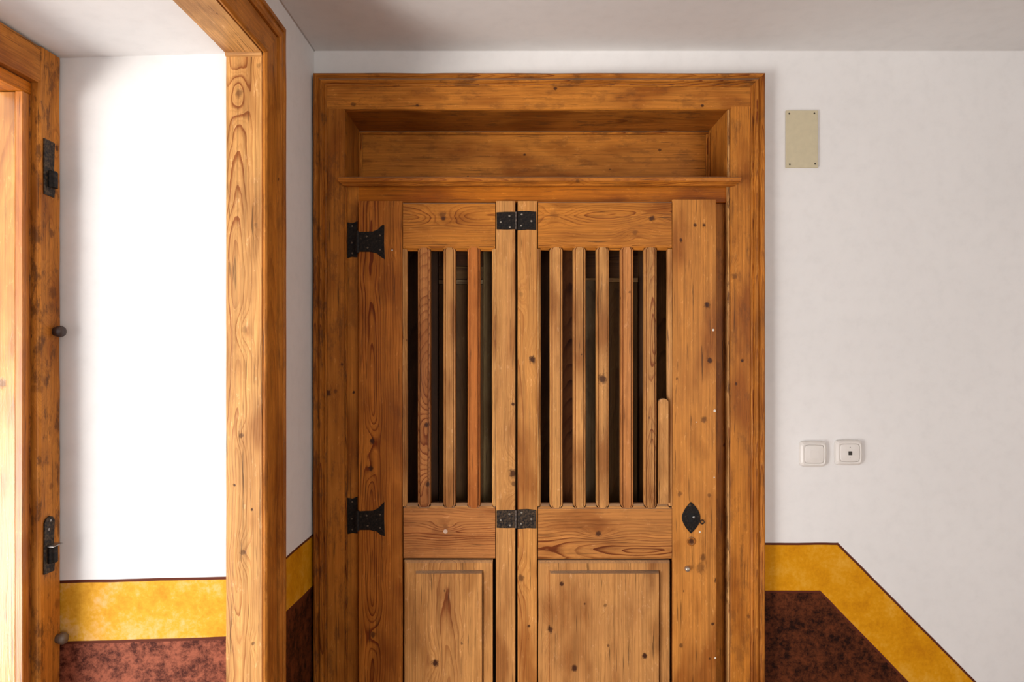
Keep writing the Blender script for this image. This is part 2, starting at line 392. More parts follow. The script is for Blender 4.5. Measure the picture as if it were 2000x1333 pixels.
def prism_xy(pts, z0, z1):
    n = len(pts); vs = [(x, y, z0) for x, y in pts]+[(x, y, z1) for x, y in pts]
    fs = [tuple(range(n-1, -1, -1)), tuple(range(n, 2*n))]+[(j, (j+1) % n, n+(j+1) % n, n+j) for j in range(n)]
    return vs, fs
def multi(name, prisms, mats, label, cat, matidx=None):
    vs, fs, mi = [], [], []
    for q, (v, f) in enumerate(prisms):
        o = len(vs); vs += v; fs += [tuple(i+o for i in ff) for ff in f]; mi += [matidx[q] if matidx else 0]*len(f)
    ob = link(name, vs, fs, mats, origin=(0, 0, 0))
    for p, m_ in zip(ob.data.polygons, mi): p.material_index = m_
    return tag(ob, label, cat, 'structure')

# opening of the folding door in the back wall
dx0, dx1, dz1 = X_(628, YW), X_(1482, YW), Z_(158, YW)
multi('wall_back', [prism_xy([(XL-0.6, YW), (dx0, YW), (dx0, 2.35), (XL-0.6, 2.35)], 0, ZC+0.1),
                    prism_xy([(dx0, YW), (dx1, YW), (dx1, 2.35), (dx0, 2.35)], dz1, ZC+0.1),
                    prism_xy([(dx1, YW), (XR+0.2, YW), (XR+0.2, 2.35), (dx1, 2.35)], 0, ZC+0.1)], [WHITE_BACK],
      'white back wall with a painted yellow and brown dado stepping down to the right', 'wall')
# left wall with the deep niche of the balcony window
NF, NN = 1.575, 0.11          # far and near jamb at the room side
ZSOF = H+0.666
pier_far = [(XL, YW+0.02), (XL, NF), (-1.112, 1.5395), (-1.112, 1.472), (-1.17, 1.472), (-1.17, YW+0.02)]
WA, WB = -2.1, -0.95         # opening added to light the back wall, unseen beside and behind the camera
pier_rear = [(XL, YR), (-1.17, YR), (-1.17, WA), (XL, WA)]
pier_near = [(XL, WB), (-1.17, WB), (-1.17, NN-0.06), (-1.112, NN-0.06), (-1.112, NN+0.035), (XL, NN)]
lint = [(XL, NF, ZSOF), (XL, NN, ZSOF), (-1.112, NN+0.035, H+0.636), (-1.112, 1.5395, H+0.636)]
lv = [Vector(p) for p in lint] + [Vector((p[0], p[1], ZC+0.1)) for p in lint]
lf = [(0, 1, 2, 3), (4, 7, 6, 5), (0, 4, 5, 1), (1, 5, 6, 2), (2, 6, 7, 3), (3, 7, 4, 0)]
lo = prism_xy([(-1.112, NN-0.06), (-1.112, 1.472), (-1.17, 1.472), (-1.17, NN-0.06)], H+0.60, ZC+0.1)
wl = multi('wall_left', [prism_xy(pier_far, 0, ZC+0.1), prism_xy(pier_near, 0, ZC+0.1), prism_xy(pier_rear, 0, ZC+0.1), prism_xy([(XL, WB), (XL, WA), (-1.17, WA), (-1.17, WB)], H+0.65, ZC+0.1), (lv, lf), lo], [WHITE_LEFT, WHITE_JAMB],
           'white left wall cut by the deep niche of the balcony window', 'wall')
for p in wl.data.polygons:      # the niche reveal has lighter dado colours, partly window sheen mixed into the brown
    c = p.center
    if c.x < XL-0.05 and abs(p.normal.y) > 0.9 and 0.2 < c.y < 1.7: p.material_index = 1
multi('wall_right', [prism_xy([(XR, YR), (XR+0.15, YR), (XR+0.15, 2.0), (XR, 2.0)], 0, ZC+0.1)], [WHITE], 'plain white side wall out of view', 'wall')
multi('wall_rear', [prism_xy([(-1.17, YR-0.15), (0.8, YR-0.15), (0.8, YR), (-1.17, YR)], 0, ZC+0.1),
                    prism_xy([(2.4, YR-0.15), (XR+0.15, YR-0.15), (XR+0.15, YR), (2.4, YR)], 0, ZC+0.1),
                    prism_xy([(0.8, YR-0.15), (2.4, YR-0.15), (2.4, YR), (0.8, YR)], 0, 0.6),
                    prism_xy([(0.8, YR-0.15), (2.4, YR-0.15), (2.4, YR), (0.8, YR)], 2.3, ZC+0.1)], [WHITE], 'plain white rear wall with an opening added for the light', 'wall')  # opening made up behind the camera to bring in more light
# ceiling with a soft cove along the left wall
R = 0.003; prof = []
for i in range(9):
    a = math.pi/2*i/8
    prof.append((XL+R-R*math.cos(a), ZC-R+R*math.sin(a)))
prof = prof + [(XR+0.15, ZC), (XR+0.15, ZC+0.1), (XL, ZC+0.1)]
ce = extrude('ceiling', prof, 'Y', YR-0.1, YW+0.02, CEIL, amp=0)
for p in ce.data.polygons: p.use_smooth = (abs(p.normal.x) > 0.02 and p.center.z < ZC-0.001 and abs(p.normal.y) < .5)
tag(ce, 'off-white plaster ceiling rounded down into the left wall', 'ceiling', 'structure')
def floor_mat():
    m = bpy.data.materials.new('floor_boards'); m.use_nodes = True; nt = m.node_tree; b = nt.nodes['Principled BSDF']
    geo = nt.nodes.new('ShaderNodeNewGeometry'); X, Y, Z = sep(nt, geo.outputs['Position'])
    n = nz(nt, comb(nt, M(nt, 'MULTIPLY', X, 30), M(nt, 'MULTIPLY', Y, 2), 0.0), 1, 4)
    c = ramp(nt, n, [(0.3, (0.22, 0.10, 0.045)), (0.7, (0.38, 0.20, 0.10))])
    jt = M(nt, 'LESS_THAN', M(nt, 'FRACT', M(nt, 'MULTIPLY', X, 7.5)), 0.025)
    c = mix(nt, jt, c, (0.04, 0.02, 0.01, 1)); nt.links.new(c, b.inputs['Base Color']); b.inputs['Roughness'].default_value = 0.4
    return m
multi('floor', [prism_xy([(-1.17, YR-0.15), (XR+0.15, YR-0.15), (XR+0.15, 2.35), (-1.17, 2.35)], -0.12, 0.0)], [floor_mat()], 'brown boarded floor of the room', 'floor')

# ------------------------------------------------------------------ casing and lining of the folding door
YC = 1.972      # casing face
YI = 1.988      # inner frame face
DC = empty('trim_1', (0.08, 1.99, 0), 'broad old pine casing with a deep transom recess round the folding door', 'door frame', 'structure')
def mould(t0, t1, yf, yb):   # profile of the outer moulding: (distance fraction, depth)
    pass
xo0, xi0, xi1, xo1 = X_(613.6, YC), X_(638, YC), X_(1466, YC), X_(1492, YC)
zt, zm = Z_(145, YC), Z_(170, YC)
def ogee(d, w):  # outline of the moulding: offset from the outer edge -> height towards the room
    pts = [(0.0, 0.014), (0.10, 0.017), (0.22, 0.017), (0.30, 0.012), (0.36, 0.009), (0.44, 0.013), (0.56, 0.018), (0.66, 0.018), (0.74, 0.013), (0.80, 0.008), (0.88, 0.010), (1.0, 0.004)]
    return [(t*w, h) for t, h in pts]
wl_, wr_, wt_ = xi0-xo0, xo1-xi1, zt-zm
pl = [(xo0+t, YC+0.003-h*0.8) for t, h in ogee(0, wl_)]; pl = [(xo0, YW-0.001)]+pl+[(xi0, YW-0.001)]
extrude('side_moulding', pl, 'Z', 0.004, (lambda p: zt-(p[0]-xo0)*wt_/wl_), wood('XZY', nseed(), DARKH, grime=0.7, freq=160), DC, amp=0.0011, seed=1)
pr = [(xo1-t, YC+0.003-h*0.8) for t, h in ogee(0, wr_)]; pr = [(xo1, YW-0.001)]+pr+[(xi1, YW-0.001)]
extrude('side_moulding', pr, 'Z', 0.004, (lambda p: zt-(xo1-p[0])*wt_/wr_), wood('XZY', nseed(), HONEY, grime=0.3, freq=160), DC, amp=0.0008, seed=2)
ph_ = [(YC+0.003-h*0.8, zt-t) for t, h in ogee(0, wt_)]; ph_ = [(YW-0.001, zt)]+ph_+[(YW-0.001, zm)]
extrude('head_moulding', ph_, 'X', (lambda p: xo0+(zt-p[1])*wl_/wt_), (lambda p: xo1-(zt-p[1])*wr_/wt_), wood('ZXY', nseed(), HONEY, grime=0.6, freq=160), DC, amp=0.0011, seed=3)
hboard('head_board', 638, 1466, 169, 214, YC, 2.02, DC, tone=HONEY, grime=0.35, freq=110, u0=-0.12, d0=0.02, strength=0.7,
       knots=[(1085, 173, 4, .8), (1372, 206, 3, .8), (815, 206, 3, .7), (690, 204, 5, .6)])
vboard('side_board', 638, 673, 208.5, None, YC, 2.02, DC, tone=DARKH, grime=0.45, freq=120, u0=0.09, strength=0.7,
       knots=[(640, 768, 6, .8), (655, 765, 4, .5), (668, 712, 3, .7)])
vboard('side_board', 1427, 1466, 208.5, None, YC, 2.02, DC, tone=HONEY, grime=0.35, freq=110, u0=-0.10, strength=0.6,
       knots=[(1450, 705, 3.5, .9), (1438, 750, 3, .8), (1462, 1205, 4, .5), (1435, 540, 6, .5)])
# thin beads on the inner edges of the casing (right one stands clear of the frame by a dark crack)
vboard('edge_bead', 1421.5, 1427, 208.5, None, YC+0.001, 2.03, DC, tone=LIGHT, grime=0.8, cham=0.003, amp=0.0008)
vboard('edge_bead', 673, 677, 360, None, YC+0.003, 2.0, DC, tone=DARKH, grime=0.8, cham=0.002, amp=0.0008)
# transom recess: soffit, two reveals, back panel
xs0, xs1 = X_(673, YC), X_(1421.5, YC); zs = Z_(214, YC)
YB = 2.168
zbk = Z_(348, YI)
sd = nseed()
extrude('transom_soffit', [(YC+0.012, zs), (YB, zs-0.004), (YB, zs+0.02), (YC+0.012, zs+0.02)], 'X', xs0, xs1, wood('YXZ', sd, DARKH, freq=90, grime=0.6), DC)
for s_, xa in ((-1, xs0), (1, xs1)):
    prf = [(xa, YC+0.01), (xa, YB), (xa+s_*0.02, YB), (xa+s_*0.02, YC+0.01)]
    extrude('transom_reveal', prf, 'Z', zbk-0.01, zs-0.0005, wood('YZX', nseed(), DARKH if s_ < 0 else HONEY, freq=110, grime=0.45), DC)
extrude('transom_panel', [(YB, zbk-0.02), (YB, zs+0.02), (YB+0.02, zs+0.02), (YB+0.02, zbk-0.02)], 'X', xs0-0.02, xs1+0.02,
        wood('ZXY', nseed(), HONEY, freq=75, u0=0.25, strength=0.4, grime=0.32, knots=[(0.02, -0.03, .004, .8), (0.035, 0.40, .005, .7), (-0.05, -0.21, .0035, .8)]), DC)
bz = zs-0.004
extrude('recess_bead', crect(YB-0.010, YB, bz-0.011, bz-0.0005, 0.003), 'X', xs0, xs1, wood('ZXY', nseed(), HONEY, grime=0.6), DC, amp=0.0006)
for s_, xa in ((-1, xs0), (1, xs1)):
    for k in range(2):
        q0 = xa - s_*0.0; q1 = xa - s_*(0.010 - 0.005*k)
        extrude('recess_bead', crect(min(q0, q1), max(q0, q1), YB-0.011-0.012*k, YB-0.001-0.012*k, 0.0025), 'Z', zbk, bz-0.011, wood('XZY', nseed(), HONEY, grime=0.4), DC, amp=0.0006)
extrude('transom_sill', [(YI, zbk-0.008), (YI, zbk), (YB, zbk+0.002), (YB, zbk-0.008)], 'X', xs0, xs1, wood('YXZ', nseed(), HONEY, freq=90, grime=0.6), DC)
# ledge moulding under the recess, lapping over the casing
yl = 1.945
def LZ(py): return Z_(py, yl)
lp = [(YC-0.0005, LZ(345)), (yl+0.006, LZ(345)), (yl+0.001, LZ(346.5)), (yl, LZ(349)), (yl+0.001, LZ(353)), (yl+0.005, LZ(355.5)), (yl+0.010, LZ(357)), (yl+0.013, LZ(359.5)), (yl+0.016, LZ(361)), (YC-0.0005, LZ(361))]
x0_, x1_ = X_(659, yl), X_(1448, yl)
extrude('ledge', lp, 'X', (lambda p: x0_+(p[0]-yl)*0.9), (lambda p: x1_-(p[0]-yl)*0.9), wood('ZXY', nseed(), ((0.56, 0.22, 0.045), (0.26, 0.07, 0.014)), freq=150, grime=0.35, knots=[(0.0, 0.11, .006, .5)]), DC, amp=0.0008)
# inner frame: lintel and posts beside the leaves
hboard('lintel', 673, 1421, 345, 396, YI, 2.045, DC, tone=ORANGE, freq=170, u0=0.20, d0=0.0, slope=0.01, wob=0.01, strength=0.9, grime=0.2)
vboard('post', 677.5, 701, 362, None, YI-0.001, 2.045, DC, tone=((0.52, 0.21, 0.045), (0.26, .08, .02)), freq=100, u0=0.2, strength=0.4, grime=0.3, knots=[(691, 767, 3, .9)])
vboard('post', 1396, 1418, 362, None, YI+0.016, 2.045, DC, tone=((0.50, 0.20, 0.040), (0.26, .08, .02)), freq=100, u0=0.2, strength=0.4, grime=0.35, knots=[(1417, 869, 5, .9)])

# ------------------------------------------------------------------ the folding door
YD = 1.956; YDB = 1.984
DR = empty('door_1', (X_(1000, YD), YD, 0), 'old folding pine door with vertical wooden bars above raised panels', 'door', 'structure')
zb = Z_(1530, YD)     # top of bottom rail
# left leaf
vboard('stile', 700, 786, 393, None, YD, YDB, DR, tone=((0.50, 0.190, 0.042), (0.19, 0.046, 0.010)), freq=135, u0=-0.026, d0=0.012, slope=0.018, wob=0.065, strength=1.9, grime=0.15, amp=0.0006,
       knots=[(727, 862, 6, .9), (724, 915, 5, .9), (766, 488, 3, .5), (728, 1240, 6, .7)])
vboard('stile', 968.5, 1006.5, 393, None, YD, YDB, DR, tone=PALE, freq=95, u0=0.06, slope=0.02, wob=0.03, strength=0.55, grime=0.1,
       knots=[(1002, 790, 4, .8), (1002, 925, 8, .8), (1004, 945, 6, .6)])
hboard('top_rail', 787.2, 967.2, 396, 487, YD+0.001, YDB, DR, tone=HONEY, freq=135, u0=0.028, d0=0.022, slope=-0.02, wob=0.05, strength=1.2, grime=0.2, cham=0.004,
       knots=[(864, 420, 7, .5), (866, 427, 5, .8)])
hboard('middle_rail', 788, 967.2, 990, 1092, YD+0.001, YDB, DR, tone=PINK, freq=150, u0=0.008, d0=0.008, slope=0.03, wob=0.05, strength=1.7, grime=0.2, cham=0.004,
       knots=[(870, 1030, 5, .3)])
hboard('bottom_rail', 788, 968.5, 1560, 1690, YD+0.001, YDB, DR, tone=PINK, freq=120, strength=1.0)
# right leaf
vboard('stile', 1011, 1049.5, 393, None, YD, YDB, DR, tone=((0.60, 0.31, 0.130), (0.33, 0.110, 0.032)), freq=95, u0=-0.035, d0=0.02, slope=0.04, wob=0.05, strength=0.8, grime=0.08,
       knots=[(1040, 703, 7, .85), (1018, 575, 5, .25), (1017, 1130, 7, .6), (1033, 1224, 3, .8)])
vboard('stile', 1313.5, 1399.5, 390, None, YD, YDB, DR, tone=((0.58, 0.265, 0.085), (0.36, 0.130, 0.035)), freq=110, u0=-0.20, d0=0.05, slope=0.02, wob=0.03, strength=0.5, grime=0.12, cham=0.0025,
       knots=[(1358, 440, 3.5, .8), (1375, 440, 3.5, .8), (1330, 469, 3.5, .8), (1381, 596, 6, .85), (1386, 704, 6, .85), (1375, 820, 6.5, .6), (1350, 1058, 6, .85),
              (1328, 965, 5, .5), (1385, 968, 4, .5), (1368, 1110, 10, .45), (1373, 1090, 6, .55), (1400, 1134, 5, .9), (1392, 1220, 3.5, .8), (1330, 1262, 4, .6), (1386, 1287, 2.5, .7), (1322, 740, 2.5, .6)])
hboard('top_rail', 1051, 1312.2, 394, 485, YD+0.001, YDB, DR, tone=HONEY, freq=150, u0=0.030, d0=0.012, slope=0.012, wob=0.06, strength=1.15, grime=0.15, cham=0.004,
       knots=[(1083, 420, 9, .25), (1273, 427, 6, .8), (1240, 454, 6, .4)])
hboard('middle_rail', 1051, 1312.3, 992, 1093, YD+0.001, YDB, DR, tone=((0.54, 0.255, 0.105), (0.17, 0.045, 0.013)), freq=120, u0=-0.050, d0=0.006, slope=0.09, wob=0.07, strength=1.8, grime=0.15, cham=0.004,
       knots=[(1169, 1043, 6, .8)])
hboard('bottom_rail', 1050, 1313, 1560, 1690, YD+0.001, YDB, DR, tone=PINK, freq=120, strength=1.0)

# stepped raised panels in the lower half
def raised_panel(px0, px1, py0, fx0, fx1, fy0, seed, kn, tone):
    Y0, Y1 = YD-0.004, YD-0.012     # border and field fronts
    xa, xb, za, zc = X_(px0, Y0), X_(px1, Y0), Z_(py0, Y0), Z_(1556, Y0)
    fa, fb, fz, fzb = X_(fx0, Y1), X_(fx1, Y1), Z_(fy0, Y1), zc+0.035
    N = 12; vs = []; fs = []
    def ringp(x0, x1, z0, z1, y): return [(x0, y, z0), (x1, y, z0), (x1, y, z1), (x0, y, z1)]
    c1, c2 = 0.0035, 0.0035
    def ringq(x0, x1, z0, z1, yl2, yr2): return [(x0, yl2, z0), (x1, yr2, z0), (x1, yr2, z1), (x0, yl2, z1)]
    rings = [ringp(xa, xb, zc, za, YD+0.020), ringp(xa, xb, zc, za, Y0+0.005), ringp(xa+c1, xb-c1*.3, zc+c1, za-0.0075, Y0),
             ringp(fa-0.0035, fb+0.0048, fzb-.004, fz+0.0068, Y0), ringq(fa-0.0022, fb+0.0034, fzb-.003, fz+0.0058, Y0+0.0010, Y0+0.006),
             ringq(fa-0.0015, fb+0.0006, fzb-.002, fz+0.0050, Y0+0.0010, Y0+0.006), ringp(fa, fb, fzb, fz, Y1)]
    for r_ in rings: vs += r_
    for q in range(len(rings)-1):
        for j in range(4): fs.append((q*4+j, q*4+(j+1) % 4, q*4+4+(j+1) % 4, q*4+4+j))
    fs.append((3, 2, 1, 0)); e0 = 4*len(rings)-4; fs.append((e0, e0+1, e0+2, e0+3))
    n = len(vs); cx = sum(p[0] for p in vs)/n; cz = sum(p[2] for p in vs)/n
    k_ = [(X_(a, Y1)-cx, Z_(b_, Y1)-cz, R*Y1/F, st) for a, b_, R, st in kn]
    return link('raised_panel', vs, fs, wood('XZY', seed, tone, knots=k_, freq=115, u0=(-0.005 if fx0 < 900 else 0.03), d0=0.03, slope=0.05, wob=0.04, strength=0.8 if fx0 < 900 else 0.55, grime=0.12), DR)
raised_panel(789, 962.5, 1095.5, 812, 941, 1121, 71.0, [(850, 1296, 7, .9), (902, 1258, 2.5, .6)], PALE)
raised_panel(1051.5, 1308.5, 1096, 1075, 1287, 1121, 75.5, [(1097, 1142, 4.5, .85), (1259, 1282, 6, .9), (1122, 1306, 6.5, .85), (1075, 1231, 6, .8), (1182, 1183, 4, .5), (1142, 1180, 2.5, .7), (1188, 1262, 3, .6)],
             ((0.54, 0.290, 0.145), (0.28, 0.11, 0.045)))

# wooden bars: flat face between moulded edges, pointed ends let into the rails
def bar(px, w, py0, py1, tone, seed, knots=(), strength=0.6, freq=110, yf=YD-0.001, name='bar', **kw):
    hw = w/2*yf/F; x = X_(px, yf); z1, z0 = Z_(py0, yf), Z_(py1, yf)
    e = hw*0.36; dp = 0.024
    # cross-section (x offset, y)
    cs = [(-hw, yf+dp), (-hw, yf+0.0075), (-hw+e*0.35, yf+0.0030), (-hw+e*0.80, yf+0.0034), (-hw+e*0.86, yf+0.0062), (-hw+e*1.12, yf+0.0062), (-hw+e*1.18, yf), (hw-e*1.18, yf), (hw-e*1.12, yf+0.0062), (hw-e*0.86, yf+0.0062), (hw-e*0.80, yf+0.0034), (hw-e*0.35, yf+0.0030), (hw, yf+0.0075), (hw, yf+dp)]
    n = len(cs); vs = []; fs = []
    tip = 0.0075; zl = [z0-tip, z0]
    N = 22
    zs_ = [z0-tip]+[z0+(z1-z0)*i/N for i in range(N+1)]+[z1+tip]
    for i, zz in enumerate(zs_):
        for (cx, cy) in cs:
            k = 1.0
            if i in (0, len(zs_)-1): k = 0.70
            j = 0.0007*noise.noise(Vector((zz*7, seed, 1 if cx > 0 else -1)))
            vs.append((x+cx*k+j, cy, zz))
    for i in range(len(zs_)-1):
        for j in range(n):
            k = (j+1) % n; fs.append((i*n+j, i*n+k, (i+1)*n+k, (i+1)*n+j))
    fs.append(tuple(range(n))); fs.append(tuple((len(zs_)-1)*n+j for j in range(n)))
    kn = [(X_(a, yf)-x, Z_(b_, yf)-(z0+z1)/2, R*yf/F, st) for a, b_, R, st in knots]
    return link(name, vs, fs, wood('XZY', seed, tone, knots=kn, strength=strength, freq=freq, grime=kw.pop('grime', 0.12), **kw), DR, origin=(x, yf, (z0+z1)/2))
bar(828, 25, 489, 986, PINK, 21.3, [(833, 831, 5, .9), (835, 947, 5, .8)], strength=1.5, freq=150, u0=0.01, d0=0.0, slope=0.25, wob=0.12)
bar(877.5, 24, 489, 987, PALE, 24.1, slope=0.01, u0=.1)
bar(925.5, 25, 488, 988, ((0.50, 0.185, 0.062), (0.30, .09, .03)), 27.9, slope=0.01, u0=.1, strength=0.5)
for px, tn, sdd, kn, st_, kw_ in ((1086.5, PALE, 31.2, [], .5, dict(u0=.1)), (1132, PALE, 34.6, [(1136, 693, 2, .7)], .5, dict(u0=.12)), (1177.5, PALE, 37.1, [(1177, 741, 9, .8)], .4, dict(u0=-.1)),
                            (1225, PINK, 41.7, [(1230, 571, 2.5, .6)], .6, dict(u0=.1)), (1271, PALE, 44.4, [], 1.4, dict(u0=0.004, d0=0.01, slope=0.04, wob=0.08, freq=230))):
    bar(px, 25, 488, 988, tn, sdd, kn, st_, **kw_)
# chamfered edge strips of the two barred openings
def edge_strip(px0, px1, side, tone, seed):
    yf = YD-0.0002; xa, xb = X_(px0, yf), X_(px1, yf)
    if side < 0: cs = [(xa, yf+0.025), (xa, yf), (xa+(xb-xa)*0.35, yf+0.0005), (xa+(xb-xa)*0.45, yf+0.003), (xb, yf+0.008), (xb, yf+0.025)]
    else: cs = [(xb, yf+0.025), (xb, yf), (xb-(xb-xa)*0.35, yf+0.0005), (xb-(xb-xa)*0.45, yf+0.003), (xa, yf+0.008), (xa, yf+0.025)]
    extrude('edge_strip', cs, 'Z', Z_(990, yf), Z_(486, yf), wood('XZY', seed, tone, strength=.5, grime=.15), DR, amp=0.0004, seed=seed)
edge_strip(786.5, 794.5, -1, PALE, 51.0); edge_strip(961, 968, 1, LIGHT, 52.0)
edge_strip(1049.8, 1056, -1, LIGHT, 53.0); edge_strip(1305, 1313, 1, PALE, 54.0)
# sloped rail edges between the bars (scalloped line of the rails)
def scallops(name, gaps, pyr, pyo, tone, seed):
    yf = YD-0.0012
    for a, b_ in gaps:
        xa, xb = X_(a, yf), X_(b_, yf); zr, zo = Z_(pyr, yf), Z_(pyo, yf)
        i_ = 0.0065
        s_ = 1 if zo > zr else -1
        vs = [(xa-i_, yf+.001, zr), (xb+i_, yf+.001, zr), (xb, yf+.0028, zr+(zo-zr)*0.45), (xb, yf+.009, zo), (xa, yf+.009, zo), (xa, yf+.0028, zr+(zo-zr)*0.45)]
        vs += [(p[0], YD+0.024, p[2]) for p in vs]
        fs = [(0, 1, 2, 5), (5, 2, 3, 4), (6, 11, 8, 7), (11, 10, 9, 8)]+[(j, (j+1) % 6, 6+(j+1) % 6, 6+j) for j in range(6)]
        link(name, vs, fs, wood('ZXY', seed, tone, strength=.6, grime=.2), DR); seed += 1.1
gl = [(794.5, 815.5), (841, 865.5), (890, 912.5), (938.5, 961)]
gr_ = [(1056, 1073.5), (1099.5, 1119), (1145, 1164.5), (1190.5, 1212), (1238, 1258), (1284, 1305)]
scallops('rail_lip', gl, 481, 489.5, HONEY, 61.0); scallops('rail_lip', gr_, 479, 488, HONEY, 66.0)
scallops('rail_lip', gl, 993.5, 985, PALE, 81.0); scallops('rail_lip', gr_, 994, 985.5, PALE, 91.0)
# repair slip in the last gap, round at the top
ys = YD-0.003; a_, b_ = X_(1286.5, ys), X_(1305.5, ys); ztp = Z_(779, ys); zbt = Z_(985, ys)
pts = [(a_, zbt), (b_, zbt)]; rr = (b_-a_)/2
for i in range(9):
    t = math.pi*i/8; pts.append(((a_+b_)/2+rr*math.cos(t), ztp-rr*0.8+rr*0.8*math.sin(t)))
n = len(pts); vs = [(x, ys, z) for x, z in pts]+[(x, ys+0.018, z) for x, z in pts]
rs = link('repair_slip', vs, [tuple(range(n)), tuple(range(2*n-1, n-1, -1))]+[(j, (j+1) % n, n+(j+1) % n, n+j) for j in range(n)], wood('XZY', 99.0, PALE, strength=.3, grime=.15), DR)
rs['label'] = 'short round-topped wooden slip closing the last gap'
# boards of the inner shutters behind the bars
YS = 2.046
def iv(px0, px1, py0, py1, y, tone, seed, **kw):
    x0, x1, z1, z0 = X_(px0, y), X_(px1, y), Z_(py0, y), Z_(py1, y)
    extrude('backing_board', crect(x0, x1, y, y+0.018, .002), 'Z', z0, z1, wood('XZY', seed, tone, grime=.3, **kw), DR, amp=.0004, seed=seed)
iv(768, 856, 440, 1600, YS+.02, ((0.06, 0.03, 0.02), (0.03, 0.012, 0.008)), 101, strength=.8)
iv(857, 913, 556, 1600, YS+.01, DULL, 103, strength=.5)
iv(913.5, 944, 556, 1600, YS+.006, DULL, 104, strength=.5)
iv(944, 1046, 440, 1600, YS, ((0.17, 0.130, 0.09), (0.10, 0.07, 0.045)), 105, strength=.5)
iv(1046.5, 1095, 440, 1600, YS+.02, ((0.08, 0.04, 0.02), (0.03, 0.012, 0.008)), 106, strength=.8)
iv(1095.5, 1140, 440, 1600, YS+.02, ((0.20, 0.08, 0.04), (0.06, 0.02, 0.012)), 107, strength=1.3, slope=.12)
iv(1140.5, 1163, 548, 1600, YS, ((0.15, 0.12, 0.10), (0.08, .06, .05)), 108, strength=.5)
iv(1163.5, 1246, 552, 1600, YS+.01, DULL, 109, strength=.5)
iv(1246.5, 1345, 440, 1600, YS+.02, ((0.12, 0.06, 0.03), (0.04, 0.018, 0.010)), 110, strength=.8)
def ih(px0, px1, py0, py1, y, tone, seed):
    extrude('backing_rail', [(y, Z_(py1, y)), (y, Z_(py0, y)), (y+.018, Z_(py0, y)), (y+.018, Z_(py1, y))], 'X', X_(px0, y), X_(px1, y), wood('ZXY', seed, tone, grime=.2), DR)
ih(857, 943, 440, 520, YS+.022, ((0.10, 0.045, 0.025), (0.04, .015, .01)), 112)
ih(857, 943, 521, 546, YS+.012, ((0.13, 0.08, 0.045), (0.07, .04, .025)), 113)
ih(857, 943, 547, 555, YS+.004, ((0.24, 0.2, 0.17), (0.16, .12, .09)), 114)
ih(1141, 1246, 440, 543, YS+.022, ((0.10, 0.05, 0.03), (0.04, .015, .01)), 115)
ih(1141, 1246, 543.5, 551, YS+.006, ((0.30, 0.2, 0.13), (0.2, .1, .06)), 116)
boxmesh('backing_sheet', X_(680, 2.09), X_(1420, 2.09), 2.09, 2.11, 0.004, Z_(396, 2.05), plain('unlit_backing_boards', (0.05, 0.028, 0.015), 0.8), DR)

# black iron butterfly hinges on the left edge
def butterfly(y0, y1, py_wt, py_wb, rt, rb):
    yf = YD-0.0022
    P = lambda px, py: (X_(px, yf), Z_(py, yf))
    left = [P(677, y0), P(697, y0-1), P(697, y1+1), P(678, y1)]
    # hinge: frame plate + flared strap
    hg = plate('strap_hinge', [P(694, py_wt), P(712, py_wt-1), P(728, py_wt-1.5), P(738, py_wt-6), P(746, py_wt-14), P(750.5, rt), P(750, (rt+rb)/2), P(751.5, rb), P(744, py_wb+10), P(736, py_wb+3), P(722, py_wb), P(706, py_wb), P(694, py_wb)], yf, YD, IRON, DR)
    yf2 = YI-0.004
    Q = lambda px, py: (X_(px, yf2), Z_(py, yf2))
    plate('hinge_plate', [Q(677.5, y0), Q(688, y0+2), Q(698, y0-2), Q(698, y1), Q(688, y1-1), Q(678, y1+1)], yf2, YI-0.001, IRON, hg)
    # knuckle
    zc0, zc1 = Z_(py_wt-2, YD), Z_(py_wb+2, YD); xk = X_(698.5, YD); rk = 0.0052; n_ = 12
    vs, fs = [], []
    NZ = 6
    for i in range(NZ+1):
        for j in range(n_):
            a = 2*math.pi*j/n_; vs.append((xk+rk*math.cos(a), YD+0.001+rk*math.sin(a), zc0+(zc1-zc0)*i/NZ))
    for i in range(NZ):
        for j in range(n_): fs.append((i*n_+j, i*n_+(j+1) % n_, (i+1)*n_+(j+1) % n_, (i+1)*n_+j))
    fs += [tuple(range(n_)), tuple(NZ*n_+j for j in range(n_))]
    link('hinge_knuckle', vs, fs, IRON, hg)
    mt = plain('nail_head', (0.12, 0.09, 0.06), 0.45, 0.6)
    for px, py in ((742, py_wt+6), (742, py_wb-4), (716, py_wt+8), (718, py_wb-8)): stud('nail', X_(px, yf), yf+0.0002, Z_(py, yf), 0.0028, mt, hg, h=0.0014)
    for px, py in ((688, y0+8), (688, y1-8), (687, (y0+y1)/2+6)): stud('nail', X_(px, yf2), yf2+0.0002, Z_(py, yf2), 0.0030, mt, hg, h=0.0014)
butterfly(434, 503, 454, 492, 440, 507)
butterfly(973, 1043, 1000, 1036, 981, 1048)
